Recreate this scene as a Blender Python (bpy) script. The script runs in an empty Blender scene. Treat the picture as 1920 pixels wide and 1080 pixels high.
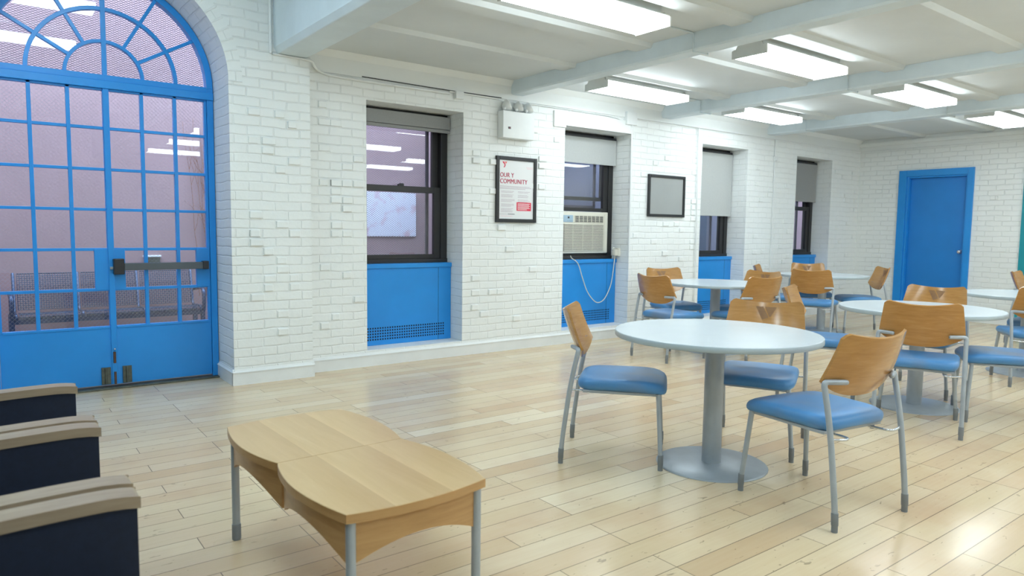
import bpy, bmesh, math, random
from mathutils import Vector, Matrix
random.seed(7)
C = bpy.context.scene.collection
PI = math.pi
R = math.radians

# ------------------------------------------------------------------ helpers
def lin(r, g, b):
    f = lambda c: (c/255/12.92) if c/255 <= .04045 else ((c/255+.055)/1.055)**2.4
    return (f(r), f(g), f(b), 1)

class MB:
    """collects geometry for one mesh"""
    def __init__(s): s.v = []; s.f = []; s.uv = {}; s.sm = set(); s.mi = {}; s.m = 0
    def add(s, vs, fs, smooth=False, uvs=None):
        o = len(s.v); s.v += [tuple(p) for p in vs]
        for i, f in enumerate(fs):
            k = len(s.f); s.f.append([o+j for j in f])
            if smooth: s.sm.add(k)
            if uvs: s.uv[k] = uvs[i]
            if s.m: s.mi[k] = s.m
        return s
    def box(s, x0, x1, y0, y1, z0, z1):
        v = [(x, y, z) for x in (x0, x1) for y in (y0, y1) for z in (z0, z1)]
        return s.add(v, [(0,1,3,2), (4,6,7,5), (0,4,5,1), (2,3,7,6), (0,2,6,4), (1,5,7,3)])
    def bbox(s, x0, x1, y0, y1, z0, z1, b=.004, seg=2, M=None):
        bm = bmesh.new(); bmesh.ops.create_cube(bm, size=1)
        for v in bm.verts:
            v.co = Vector(((x0+x1)/2+v.co.x*(x1-x0), (y0+y1)/2+v.co.y*(y1-y0), (z0+z1)/2+v.co.z*(z1-z0)))
        bmesh.ops.bevel(bm, geom=bm.edges[:], offset=b, segments=seg, profile=.5, affect='EDGES')
        return s.bm(bm, M)
    def bm(s, bm, M=None, smooth=False):
        bm.verts.index_update()
        vs = [(M @ v.co) if M else v.co.copy() for v in bm.verts]
        s.add(vs, [[v.index for v in f.verts] for f in bm.faces], smooth); bm.free(); return s
    def tube(s, pts, r, seg=10, caps=True, smooth_path=0, closed=False):
        P = [Vector(p) for p in pts]
        rr = list(r) if isinstance(r, (list, tuple)) else None
        if smooth_path:
            Q = []; RR = []; n = len(P)
            for i in range(n-1):
                a, b, c, d = P[max(i-1, 0)], P[i], P[i+1], P[min(i+2, n-1)]
                for k in range(smooth_path):
                    t = k/smooth_path
                    Q.append(.5*((2*b)+(c-a)*t+(2*a-5*b+4*c-d)*t*t+(3*b-a-3*c+d)*t**3))
                    if rr: RR.append(rr[i]*(1-t)+rr[i+1]*t)
            Q.append(P[-1]); 
            if rr: RR.append(rr[-1]); rr = RR
            P = Q
        n = len(P); rings = []; prev = None
        for i in range(n):
            if closed: t = (P[(i+1) % n]-P[i-1]).normalized()
            else: t = (P[min(i+1, n-1)]-P[max(i-1, 0)]).normalized()
            if prev is None:
                a = Vector((0, 0, 1)) if abs(t.z) < .9 else Vector((1, 0, 0)); u = t.cross(a).normalized()
            else:
                u = prev-t*prev.dot(t)
                u = u.normalized() if u.length > 1e-6 else t.orthogonal().normalized()
            prev = u; w = t.cross(u); rad = rr[i] if rr else r
            rings.append([P[i]+(u*math.cos(2*PI*k/seg)+w*math.sin(2*PI*k/seg))*rad for k in range(seg)])
        vs = [p for rg in rings for p in rg]; fs = []
        for i in range(n if closed else n-1):
            for k in range(seg):
                a = i*seg+k; b = i*seg+(k+1) % seg; j = ((i+1) % n)*seg
                fs.append((a, b, j+(k+1) % seg, j+k))
        s.add(vs, fs, True)
        if caps and not closed:
            s.add(rings[0], [list(range(seg))[::-1]]); s.add(rings[-1], [list(range(seg))])
        return s
    def lathe(s, prof, seg=32, M=None, smooth=True):
        vs = []; fs = []
        for (r, z) in prof:
            for k in range(seg):
                p = Vector((r*math.cos(2*PI*k/seg), r*math.sin(2*PI*k/seg), z)); vs.append(M @ p if M else p)
        for i in range(len(prof)-1):
            for k in range(seg):
                a = i*seg+k; b = i*seg+(k+1) % seg
                fs.append((a, b, b+seg, a+seg))
        s.add(vs, fs, smooth)
        if prof[0][0] > 1e-5: s.add(vs[:seg], [list(range(seg))[::-1]])
        if prof[-1][0] > 1e-5: s.add(vs[-seg:], [list(range(seg))])
        return s
    def prism(s, poly, z0, z1, axis='z', smooth=False):
        """poly in plane; axis z: (x,y)->z ; y: (x,z)->y ; x: (y,z)->x"""
        f = {'z': lambda a, b, c: (a, b, c), 'y': lambda a, b, c: (a, c, b), 'x': lambda a, b, c: (c, a, b)}[axis]
        n = len(poly); vs = [f(a, b, z0) for a, b in poly]+[f(a, b, z1) for a, b in poly]
        s.add(vs, [list(range(n))[::-1], list(range(n, 2*n))])
        s.add(vs, [(i, (i+1) % n, n+(i+1) % n, n+i) for i in range(n)], smooth)
        return s
    def build(s, name, mat=None, parent=None, bevel=0, subsurf=0, mats=None, auto=True):
        me = bpy.data.meshes.new(name); me.from_pydata(s.v, [], s.f)
        uvl = me.uv_layers.new(name='UVMap')
        for p in me.polygons:
            p.use_smooth = p.index in s.sm
            p.material_index = s.mi.get(p.index, 0)
        bm = bmesh.new(); bm.from_mesh(me)
        if auto: bmesh.ops.recalc_face_normals(bm, faces=bm.faces)
        bm.to_mesh(me); bm.free(); uvl = me.uv_layers[0]
        for p in me.polygons:
            nrm = p.normal; cu = s.uv.get(p.index)
            ax = max(range(3), key=lambda i: abs(nrm[i]))
            for li in p.loop_indices:
                vi = me.loops[li].vertex_index
                if cu is not None:
                    uvl.data[li].uv = cu[s.f[p.index].index(vi)]
                else:
                    c = me.vertices[vi].co
                    uvl.data[li].uv = (c.y, c.z) if ax == 0 else ((c.x, c.z) if ax == 1 else (c.x, c.y))
        for m in (mats or [mat]):
            if m: me.materials.append(m)
        o = bpy.data.objects.new(name, me); C.objects.link(o)
        if parent: o.parent = parent
        if bevel:
            b = o.modifiers.new('b', 'BEVEL'); b.width = bevel; b.segments = 2; b.limit_method = 'ANGLE'; b.angle_limit = R(40)
        if subsurf:
            b = o.modifiers.new('s', 'SUBSURF'); b.levels = subsurf; b.render_levels = subsurf
        return o

def tag(o, label=None, cat=None, group=None, kind=None):
    if label: o['label'] = label
    if cat: o['category'] = cat
    if group: o['group'] = group
    if kind: o['kind'] = kind
    return o
def empty(name, loc=(0, 0, 0), rz=0, parent=None):
    o = bpy.data.objects.new(name, None); C.objects.link(o); o.location = loc; o.rotation_euler = (0, 0, rz)
    o.empty_display_size = .1
    if parent: o.parent = parent
    return o
def copy_tree(o, parent=None):
    c = o.copy(); C.objects.link(c)
    if parent: c.parent = parent
    for ch in o.children: copy_tree(ch, c)
    return c

# ------------------------------------------------------------------ materials
def newmat(name):
    m = bpy.data.materials.new(name); m.use_nodes = True
    nt = m.node_tree; nt.nodes.clear()
    out = nt.nodes.new('ShaderNodeOutputMaterial')
    return m, nt, out
def N(nt, t, **kw):
    n = nt.nodes.new(t)
    for k, v in kw.items():
        if k.startswith('_'): setattr(n, k[1:], v)
        else:
            key = k.replace('__', ' ')
            n.inputs[key].default_value = v
    return n
def math_(nt, op, a, b=None, clamp=False):
    n = nt.nodes.new('ShaderNodeMath'); n.operation = op; n.use_clamp = clamp
    for i, x in enumerate((a, b)):
        if x is None: continue
        if isinstance(x, (int, float)): n.inputs[i].default_value = x
        else: nt.links.new(x, n.inputs[i])
    return n.outputs[0]
def mixc(nt, fac, a, b, mode='MIX'):
    n = nt.nodes.new('ShaderNodeMix'); n.data_type = 'RGBA'; n.blend_type = mode
    for sk, x in ((0, fac), (6, a), (7, b)):
        if isinstance(x, (int, float, tuple)): n.inputs[sk].default_value = x
        else: nt.links.new(x, n.inputs[sk])
    return n.outputs[2]
def ramp(nt, src, stops):
    n = nt.nodes.new('ShaderNodeValToRGB'); nt.links.new(src, n.inputs[0])
    e = n.color_ramp.elements
    while len(e) < len(stops): e.new(.5)
    for i, (p, c) in enumerate(stops):
        e[i].position = p; e[i].color = c if isinstance(c, tuple) else (c, c, c, 1)
    return n.outputs[0]
def coords(nt, kind='Object', scale=(1, 1, 1)):
    tc = nt.nodes.new('ShaderNodeTexCoord'); mp = nt.nodes.new('ShaderNodeMapping')
    mp.inputs['Scale'].default_value = scale; nt.links.new(tc.outputs[kind], mp.inputs[0]); return mp.outputs[0]
def noise(nt, vec, scale, detail=3, rough=.55, dist=0):
    n = nt.nodes.new('ShaderNodeTexNoise'); nt.links.new(vec, n.inputs['Vector'])
    n.inputs['Scale'].default_value = scale; n.inputs['Detail'].default_value = detail
    n.inputs['Roughness'].default_value = rough; n.inputs['Distortion'].default_value = dist
    return n.outputs[0]
def bsdf(nt, out, col, rough=.5, metal=0, spec=.5, coat=0, bump=None, bstr=.3, bdist=.01):
    p = nt.nodes.new('ShaderNodeBsdfPrincipled')
    for k, x in (('Base Color', col), ('Roughness', rough), ('Metallic', metal), ('Specular IOR Level', spec), ('Coat Weight', coat)):
        if isinstance(x, (int, float, tuple)): p.inputs[k].default_value = x
        else: nt.links.new(x, p.inputs[k])
    p.inputs['Coat Roughness'].default_value = .15
    if bump is not None:
        b = nt.nodes.new('ShaderNodeBump'); b.inputs['Strength'].default_value = bstr; b.inputs['Distance'].default_value = bdist
        nt.links.new(bump, b.inputs['Height']); nt.links.new(b.outputs[0], p.inputs['Normal'])
    nt.links.new(p.outputs[0], out.inputs[0]); return p
def paint(name, col, rough=.4, var=.06, scale=3, bstr=.15, spec=.5, metal=0, coat=0):
    m, nt, out = newmat(name); v = coords(nt)
    n = noise(nt, v, scale, 4); d = tuple(c*(1-var*2) for c in col[:3])+(1,)
    c = mixc(nt, ramp(nt, n, [(.3, 0.0), (.7, 1.0)]), d, col)
    bsdf(nt, out, c, rough, metal, spec, coat, noise(nt, v, scale*25, 3), bstr, .002); return m
def brick(name, col, dark, bw=.215, rh=.075, mort=.008, bdist=.009, bstr=.6):
    m, nt, out = newmat(name); uv = coords(nt, 'UV')
    tc = nt.nodes.new('ShaderNodeTexCoord')
    nz = nt.nodes.new('ShaderNodeTexNoise'); nt.links.new(tc.outputs['Object'], nz.inputs['Vector']); nz.inputs['Scale'].default_value = 4; nz.inputs['Detail'].default_value = 3
    vm = nt.nodes.new('ShaderNodeVectorMath'); vm.operation = 'SUBTRACT'; nt.links.new(nz.outputs['Color'], vm.inputs[0]); vm.inputs[1].default_value = (.5, .5, .5)
    vs = nt.nodes.new('ShaderNodeVectorMath'); vs.operation = 'SCALE'; nt.links.new(vm.outputs[0], vs.inputs[0]); vs.inputs['Scale'].default_value = .03
    va = nt.nodes.new('ShaderNodeVectorMath'); va.operation = 'ADD'; nt.links.new(uv, va.inputs[0]); nt.links.new(vs.outputs[0], va.inputs[1])
    b = nt.nodes.new('ShaderNodeTexBrick'); nt.links.new(va.outputs[0], b.inputs['Vector'])
    b.offset = .5; b.squash = 1; b.squash_frequency = 2
    for k, x in (('Scale', 1), ('Mortar Size', mort), ('Mortar Smooth', .75), ('Bias', 0), ('Brick Width', bw), ('Row Height', rh)): b.inputs[k].default_value = x
    b.inputs['Color1'].default_value = (.72, .72, .72, 1); b.inputs['Color2'].default_value = (1, 1, 1, 1); b.inputs['Mortar'].default_value = (.5, .5, .5, 1)
    sep = nt.nodes.new('ShaderNodeSeparateColor'); nt.links.new(b.outputs['Color'], sep.inputs[0])
    n2 = noise(nt, tc.outputs['Object'], 22, 4, .6); n3 = noise(nt, tc.outputs['Object'], 1.1, 3); n4 = noise(nt, tc.outputs['Object'], 7, 3)
    wear = ramp(nt, n4, [(.38, .35), (.62, 1.0)])            # joints partly filled with paint
    groove = math_(nt, 'MULTIPLY', b.outputs['Fac'], wear)
    h = math_(nt, 'SUBTRACT', math_(nt, 'MULTIPLY', sep.outputs[0], .35), groove)
    h = math_(nt, 'ADD', h, math_(nt, 'MULTIPLY', n2, .35))
    c = mixc(nt, ramp(nt, n3, [(.35, 0.0), (.7, 1.0)]), dark, col)
    c = mixc(nt, math_(nt, 'MULTIPLY', groove, .10), c, tuple(x*.62 for x in dark[:3])+(1,))
    bsdf(nt, out, c, .42, 0, .4, 0, h, bstr, bdist); return m
def wood(name, c1, c2, c3, scale=(3, 26, 26), rough=.35, coat=.2, spec=.5, bands=None):
    m, nt, out = newmat(name); v = coords(nt, 'Object', scale)
    n = noise(nt, v, 1.2, 6, .6, .6); n2 = noise(nt, coords(nt, 'Object', tuple(s*.25 for s in scale)), 1, 2)
    c = ramp(nt, n, [(.3, c1), (.55, c2), (.8, c3)])
    c = mixc(nt, math_(nt, 'MULTIPLY', n2, .35), c, c1)
    if bands:                                               # strips of veneer of slightly different tone
        axis, off, w = bands
        sx = nt.nodes.new('ShaderNodeSeparateXYZ'); nt.links.new(coords(nt, 'Object'), sx.inputs[0])
        q2 = math_(nt, 'GREATER_THAN', sx.outputs[1], 0)
        xx = math_(nt, 'SUBTRACT', math_(nt, 'SUBTRACT', sx.outputs[axis], off), math_(nt, 'MULTIPLY', q2, -.012))
        fq = math_(nt, 'FRACT', math_(nt, 'ADD', math_(nt, 'DIVIDE', xx, w), 4))
        c = mixc(nt, math_(nt, 'MULTIPLY', fq, .4), c, lin(164, 124, 78))
    bsdf(nt, out, c, rough, 0, spec, coat, n, .06, .002); return m
def metal(name, col, rough=.35, var=.1):
    m, nt, out = newmat(name); v = coords(nt)
    n = noise(nt, v, 30, 3); bsdf(nt, out, mixc(nt, n, tuple(c*(1-var) for c in col[:3])+(1,), col), rough, .75, .5); return m
def glass(name, tint=(1, 1, 1, 1), wires=False, ior=1.5):
    m, nt, out = newmat(name)
    t = N(nt, 'ShaderNodeBsdfTransparent', Color=tint); g = N(nt, 'ShaderNodeBsdfGlossy', Roughness=.0, Color=(.95, .97, 1, 1))
    geo = nt.nodes.new('ShaderNodeNewGeometry'); dt = nt.nodes.new('ShaderNodeVectorMath'); dt.operation = 'DOT_PRODUCT'
    nt.links.new(geo.outputs['Incoming'], dt.inputs[0]); nt.links.new(geo.outputs['Normal'], dt.inputs[1])
    fr_ = math_(nt, 'ADD', .04, math_(nt, 'MULTIPLY', math_(nt, 'POWER', math_(nt, 'SUBTRACT', 1, math_(nt, 'ABSOLUTE', dt.outputs['Value'])), 5), .9), True); mx = nt.nodes.new('ShaderNodeMixShader')
    nt.links.new(fr_, mx.inputs[0]); nt.links.new(t.outputs[0], mx.inputs[1]); nt.links.new(g.outputs[0], mx.inputs[2])
    s = mx.outputs[0]
    if wires:
        u = nt.nodes.new('ShaderNodeSeparateXYZ'); nt.links.new(coords(nt, 'UV'), u.inputs[0])
        ws = []
        for sg in (1, -1):
            a = math_(nt, 'ADD', u.outputs[0], math_(nt, 'MULTIPLY', u.outputs[1], sg))
            fr = math_(nt, 'FRACT', math_(nt, 'DIVIDE', math_(nt, 'ADD', a, 20), .03))
            ws.append(math_(nt, 'LESS_THAN', math_(nt, 'ABSOLUTE', math_(nt, 'SUBTRACT', fr, .5)), .028))
        w = math_(nt, 'MAXIMUM', *ws)
        d = N(nt, 'ShaderNodeBsdfPrincipled', Metallic=.6, Roughness=.5); d.inputs['Base Color'].default_value = lin(150, 150, 158)
        m2 = nt.nodes.new('ShaderNodeMixShader'); nt.links.new(w, m2.inputs[0]); nt.links.new(s, m2.inputs[1]); nt.links.new(d.outputs[0], m2.inputs[2]); s = m2.outputs[0]
    nt.links.new(s, out.inputs[0]); return m
def emit(name, col, strength):
    m, nt, out = newmat(name); v = coords(nt); n = noise(nt, v, 6, 2)
    e = nt.nodes.new('ShaderNodeEmission'); e.inputs[1].default_value = strength
    nt.links.new(mixc(nt, math_(nt, 'MULTIPLY', n, .06), col, (1, 1, 1, 1)), e.inputs[0]); nt.links.new(e.outputs[0], out.inputs[0]); return m
def floor_mat():
    m, nt, out = newmat('maple_boards'); uv = coords(nt, 'UV')
    b = nt.nodes.new('ShaderNodeTexBrick'); nt.links.new(uv, b.inputs['Vector']); b.offset = .37; b.offset_frequency = 3; b.squash = 1
    for k, x in (('Scale', 1), ('Mortar Size', .002), ('Mortar Smooth', .2), ('Bias', 0), ('Brick Width', 1.05), ('Row Height', .1215)): b.inputs[k].default_value = x
    b.inputs['Color1'].default_value = (0, 0, 0, 1); b.inputs['Color2'].default_value = (1, 1, 1, 1); b.inputs['Mortar'].default_value = (.5, .5, .5, 1)
    sep = nt.nodes.new('ShaderNodeSeparateColor'); nt.links.new(b.outputs['Color'], sep.inputs[0])
    c = ramp(nt, sep.outputs[0], [(0.0, lin(204, 177, 142)), (.25, lin(218, 199, 165)), (.5, lin(222, 204, 171)), (.75, lin(212, 188, 155)), (1.0, lin(230, 216, 186))])
    g = noise(nt, coords(nt, 'UV', (3, 60, 1)), 1, 4, .55, .2)
    c = mixc(nt, ramp(nt, g, [(.2, .22), (.8, 0.0)]), c, lin(186, 150, 110))
    blot = noise(nt, uv, 2.4, 3, .6)
    c = mixc(nt, ramp(nt, blot, [(.48, 0.0), (.85, .4)]), c, lin(192, 148, 116))
    # scuff marks left by chair feet
    sc = noise(nt, coords(nt, 'UV', (9, 30, 1)), 1.6, 2, .5, 1.2)
    c = mixc(nt, ramp(nt, sc, [(.70, 0.0), (.73, .5)]), c, lin(95, 78, 66))
    c = mixc(nt, math_(nt, 'MULTIPLY', b.outputs['Fac'], .8), c, lin(84, 70, 60))
    rr = ramp(nt, noise(nt, uv, 5, 3), [(.3, .19), (.7, .262)])
    h = math_(nt, 'SUBTRACT', math_(nt, 'MULTIPLY', sep.outputs[0], .12), b.outputs['Fac'])
    bsdf(nt, out, c, rr, 0, .5, 0, h, .25, .0015); return m

M = {}
M['brick'] = brick('white_painted_brick', lin(236, 240, 240), lin(230, 234, 234))
M['plaster'] = paint('white_plaster', lin(234, 238, 238), .5, .02, 2, .25)
M['trimwhite'] = paint('white_gloss_trim', lin(232, 236, 237), .32, .04, 4, .15)
M['ceil'] = paint('ceiling_paint', lin(216, 222, 224), .65, .04, 1.3, .25)
M['beam'] = paint('beam_paint', lin(220, 233, 240), .45, .05, 3, .5)
M['floor'] = floor_mat()
M['blue'] = paint('blue_gloss_paint', lin(34, 145, 228), .32, .05, 2.5, .12)
M['bluedoor'] = paint('blue_door_paint', lin(30, 132, 216), .35, .05, 2.5, .12)
M['teal'] = paint('teal_paint', lin(20, 150, 165), .4, .05, 2.5, .12)
M['black'] = paint('black_window_paint', lin(38, 38, 40), .4, .1, 6, .3)
M['hole'] = paint('vent_hole_black', lin(10, 14, 40), .8, .05, 6, 0)
M['shade'] = paint('roller_shade_fabric', lin(186, 190, 190), .8, .03, 60, .3)
M['shadegrey'] = paint('grey_shade_fabric', lin(150, 152, 152), .8, .03, 60, .3)
M['glass'] = glass('window_glass')
M['wired'] = glass('wired_glass', wires=True)
M['mesh'] = paint('galvanised_mesh', lin(96, 92, 108), .5, .1, 9, .2)
M['lamp'] = emit('fluorescent_diffuser', (.87, .97, 1.0, 1), 15)
M['lampcool'] = emit('daylight_diffuser', (.70, .90, 1.0, 1), 21)
M['fixture'] = paint('fixture_enamel', lin(222, 225, 222), .45, .04, 6, .05)
M['steel'] = metal('brushed_steel', lin(168, 176, 184), .38)
M['greymetal'] = paint('grey_powder_coat', lin(172, 181, 190), .36, .05, 12, .05, metal=.25)
M['chrome'] = metal('chrome', lin(205, 210, 215), .18)
M['foot'] = paint('grey_rubber_foot', lin(134, 141, 148), .6, .06, 20, .1)
M['laminate'] = paint('table_laminate', lin(200, 211, 219), .26, .02, 5, .02)
M['lamedge'] = paint('table_edge_band', lin(172, 188, 197), .4, .03, 5, .02)
M['backwood'] = wood('maple_ply', lin(166, 118, 60), lin(182, 134, 74), lin(196, 152, 92), (5, 5, 40), .22, .35)
M['emblem'] = wood('dark_inlay', lin(124, 88, 52), lin(140, 102, 62), lin(152, 114, 70), (30, 5, 5), .4, 0)
M['ctop'] = wood('maple_veneer', lin(204, 172, 124), lin(213, 182, 136), lin(220, 192, 148), (22, 2.2, 22), .32, .12, bands=(0, -.103, .205))
M['cedge'] = wood('maple_edge', lin(180, 138, 88), lin(194, 152, 100), lin(204, 164, 114), (4, 4, 40), .35, .1)
M['armwood'] = wood('arm_cap_wood', lin(146, 126, 104), lin(162, 143, 120), lin(176, 158, 137), (4, 40, 40), .4, .1)
M['navy'] = paint('navy_upholstery', lin(16, 30, 54), .75, .12, 60, .4)
M['frameblk'] = paint('black_frame', lin(34, 36, 40), .35, .08, 10, .05)
M['paper'] = paint('poster_paper', lin(226, 228, 230), .25, .01, 3, 0)
M['greyboard'] = paint('grey_backing_board', lin(160, 164, 164), .22, .04, 2, .05)
M['magenta'] = paint('magenta_print', lin(176, 22, 70), .3, .02, 3, 0)
M['red'] = paint('red_print', lin(216, 30, 70), .3, .02, 3, 0)
M['orange'] = paint('orange_print', lin(232, 84, 60), .3, .02, 3, 0)
M['greyprint'] = paint('grey_print', lin(176, 160, 172), .3, .02, 3, 0)
M['pinkprint'] = paint('pink_print', lin(235, 170, 185), .3, .02, 3, 0)
M['plastic'] = paint('ivory_plastic', lin(222, 220, 208), .4, .03, 6, .03)
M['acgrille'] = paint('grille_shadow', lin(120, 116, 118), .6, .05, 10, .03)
M['acblue'] = paint('control_panel', lin(160, 186, 206), .3, .03, 10, 0)
M['dark'] = paint('dark_plastic', lin(40, 42, 48), .4, .08, 10, .05)
M['bargrey'] = metal('bar_grey', lin(96, 104, 112), .4)
M['rusty'] = paint('worn_steel', lin(104, 108, 98), .5, .22, 30, .4, metal=.4)
M['brown'] = paint('bare_brown_steel', lin(92, 66, 52), .6, .2, 30, .4)
M['lavwall'] = paint('lavender_render', lin(157, 128, 131), .85, .05, 2, .6)
M['greywall'] = paint('blue_grey_render', lin(104, 101, 116), .85, .14, .9, .5)
M['pave'] = paint('courtyard_paving', lin(136, 124, 120), .85, .1, 4, .6)
M['benchmetal'] = paint('bench_coating', lin(66, 78, 104), .3, .08, 10, .1, metal=.5)
M['twig'] = paint('dry_twig', lin(150, 104, 88), .8, .1, 30, .2)
M['patch'] = paint('reflection_board', lin(214, 210, 224), .6, .03, 3, .1)
mm, nt, out = newmat('reflection_board_blotched')
cc = mixc(nt, ramp(nt, noise(nt, coords(nt), 7, 2, .5), [(.55, 0.0), (.68, .7)]), lin(214, 212, 226), lin(196, 150, 160))  # pale tone and pinkish blotches imitate an indoor reflection in the window
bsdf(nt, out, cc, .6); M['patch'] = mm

# ------------------------------------------------------------------ dimensions (metres)
YW, YP, YD, XE = 5.985, 5.835, 6.28, 11.76
XB, YB = -3.0, -5.0            # back wall, right wall
ZC, ZH = 2.835, 3.5
WIN = [(2.826, 3.876), (5.222, 6.288), (7.627, 8.635), (9.873, 10.885)]
WT, WB = 2.452, .15
YO = 6.44                      # outer face of the window wall

# ------------------------------------------------------------------ room shell
f = MB(); f.box(XB-.2, XE+.2, YB-.2, YO, -.12, 0); tag(f.build('floor', M['floor']), kind='structure')

w = MB()
xs = 2.243
def wallpiece(x0, x1, z0, z1):
    w.box(x0, x1, YW, YO, z0, z1)
edges = [xs]+[e for a in WIN for e in a]+[XE]
for i in range(0, len(edges)-1, 2): wallpiece(edges[i], edges[i+1], 0, 2.64)
for a, b in WIN: wallpiece(a, b, 0, WB); wallpiece(a, b, WT, 2.64)
# header bricks standing proud of the face, on the course grid
def studs(mb, areas, n, y):
    for _ in range(n):
        x0, x1, z0, z1 = random.choice(areas)
        x = round(random.uniform(x0+.06, x1-.14)/.1075)*.1075; z = round(random.uniform(z0, z1-.08)/.075)*.075
        if x < x0+.02 or x+.1 > x1-.02: continue
        d = random.uniform(.008, .02)
        mb.bbox(x+.008, x+.1+random.uniform(-.02, .02), y-d, y+.03, z+.01, z+.066, .006, 2)
ar = [(edges[i], edges[i+1], .3, 2.4) for i in range(0, len(edges)-1, 2)]
studs(w, ar, 120, YW)
tag(w.build('wall_left', M['brick']), kind='structure')

# smooth band over the brickwork, lintel board over the second window
t = MB(); t.box(xs, XE, YW-.012, YO, 2.64, ZC)
t.prism([(YW-.012, 2.775), (YW-.055, ZC), (YW-.012, ZC)], xs, XE, 'x')
t.box(XE-.012, XE+.2, YB, YW, 2.655, ZC); 
t.box(XE-.05, XE, YB, YW, 2.72, 2.78)
tag(t.build('trim_1', M['plaster'], bevel=.004), kind='structure')
t = MB(); t.box(5.045, 6.30, YW-.022, YW+.02, 2.452, 2.60); t.box(5.045, 5.222, YW-.022, YW+.02, 2.428, 2.46)
tag(t.build('trim_2', M['plaster'], bevel=.004), kind='structure')

# arched entrance wall
AX, AR, AZ = .795, .79, 2.43
w = MB()
w.box(AX+AR, xs, YP, YO, 0, ZH); w.box(XB, AX-AR, YP, YO, 0, ZH)
n = 40
for i in range(n):
    a0, a1 = PI*i/n, PI*(i+1)/n
    p0 = (AX+AR*math.cos(a0), AZ+AR*math.sin(a0)); p1 = (AX+AR*math.cos(a1), AZ+AR*math.sin(a1))
    for y in (YP, YO):
        w.add([(p0[0], y, p0[1]), (p1[0], y, p1[1]), (p1[0], y, ZH), (p0[0], y, ZH)], [(0, 1, 2, 3)])
    s0, s1 = AR*a0, AR*a1
    w.add([(p0[0], YP, p0[1]), (p1[0], YP, p1[1]), (p1[0], YO, p1[1]), (p0[0], YO, p0[1])], [(0, 1, 2, 3)], uvs=[[(YP, s0+.03), (YP, s1+.03), (YO, s1+.03), (YO, s0+.03)]])
    # voussoir ring standing slightly proud
    r2 = AR+.105; q0 = (AX+r2*math.cos(a0), AZ+r2*math.sin(a0)); q1 = (AX+r2*math.cos(a1), AZ+r2*math.sin(a1)); yr = YP-.006
    w.add([(p0[0], yr, p0[1]), (p1[0], yr, p1[1]), (q1[0], yr, q1[1]), (q0[0], yr, q0[1])], [(0, 1, 2, 3)], uvs=[[(0.01, s0), (0.01, s1), (.2, s1), (.2, s0)]])
    w.add([(q0[0], yr, q0[1]), (q1[0], yr, q1[1]), (q1[0], YP, q1[1]), (q0[0], YP, q0[1])], [(0, 1, 2, 3)])
    w.add([(p0[0], yr, p0[1]), (p1[0], yr, p1[1]), (p1[0], YP, p1[1]), (p0[0], YP, p0[1])], [(0, 1, 2, 3)])
studs(w, [(AX+AR+.03, xs, .3, 2.5)], 26, YP)
tag(w.build('wall_arch', M['brick'], auto=False), kind='structure')

w = MB()                                                    # end wall with the doorway
DY0, DY1, DZ = 4.30, 5.295, 2.265
for y0, y1, z0, z1 in ((YB, DY0, 0, 2.66), (DY1, YO, 0, 2.66), (DY0, DY1, DZ, 2.66)): w.box(XE, XE+.2, y0, y1, z0, z1)
w.box(XE+.16, XE+.2, DY0, DY1, 0, DZ)
for _ in range(26):
    y = random.uniform(2.6, 5.8); z = round(random.uniform(.4, 2.45)/.075)*.075
    if DY0-.2 < y < DY1+.1: continue
    w.bbox(XE-random.uniform(.006, .016), XE+.02, y, y+.1, z+.01, z+.066, .005, 2)
tag(w.build('wall_end', M['brick']), kind='structure')
w = MB(); w.box(XB, XE+.2, YB-.2, YB, 0, ZH); tag(w.build('wall_right', M['plaster']), kind='structure')
w = MB(); w.box(XB-.2, XB, YB-.2, YO, 0, ZH); tag(w.build('wall_back', M['plaster']), kind='structure')
c = MB(); c.box(2.08, XE+.2, YB-.2, YO, ZC, ZC+.15); c.box(XB-.2, 2.2, YB-.2, YO, ZH, ZH+.15); c.box(2.08, 2.2, YB-.2, YO, ZC, ZH)
tag(c.build('ceiling', M['ceil']), kind='structure')

# beams across the room, shallow joists between them
def beam(i, x0, x1, zt, ch):
    b = MB(); zb = 2.697
    b.prism([(x0, zt), (x0, zb+ch), (x0+ch*.7, zb), (x1-.02, zb), (x1, zb+.02), (x1, min(zt, ZC)), (x1, zt)], YB, YW-.0 if i > 3 else YP+.03, 'y')
    tag(b.build('trim_%d' % i, M['beam'], bevel=.006), kind='structure')
beam(3, 1.945, 2.235, ZH, .045)
for i, (a, b_) in enumerate(((4.46, 4.63), (6.80, 6.985), (9.06, 9.27))): beam(4+i, a, b_, ZC, .015)
j = MB()
bays = [(2.235, 4.46), (4.63, 6.80), (6.985, 9.06), (9.27, XE)]
for yc in (5.07, 4.14, 3.19, 2.27, 1.34, .41, -.52, -1.45, -2.38, -3.31):
    for a, b_ in bays:
        j.prism([(yc-.11, ZC+.01), (yc-.085, ZC-.035), (yc+.085, ZC-.035), (yc+.11, ZC+.01)], a, b_, 'x')
tag(j.build('trim_7', M['ceil'], bevel=.003), kind='structure')

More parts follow.
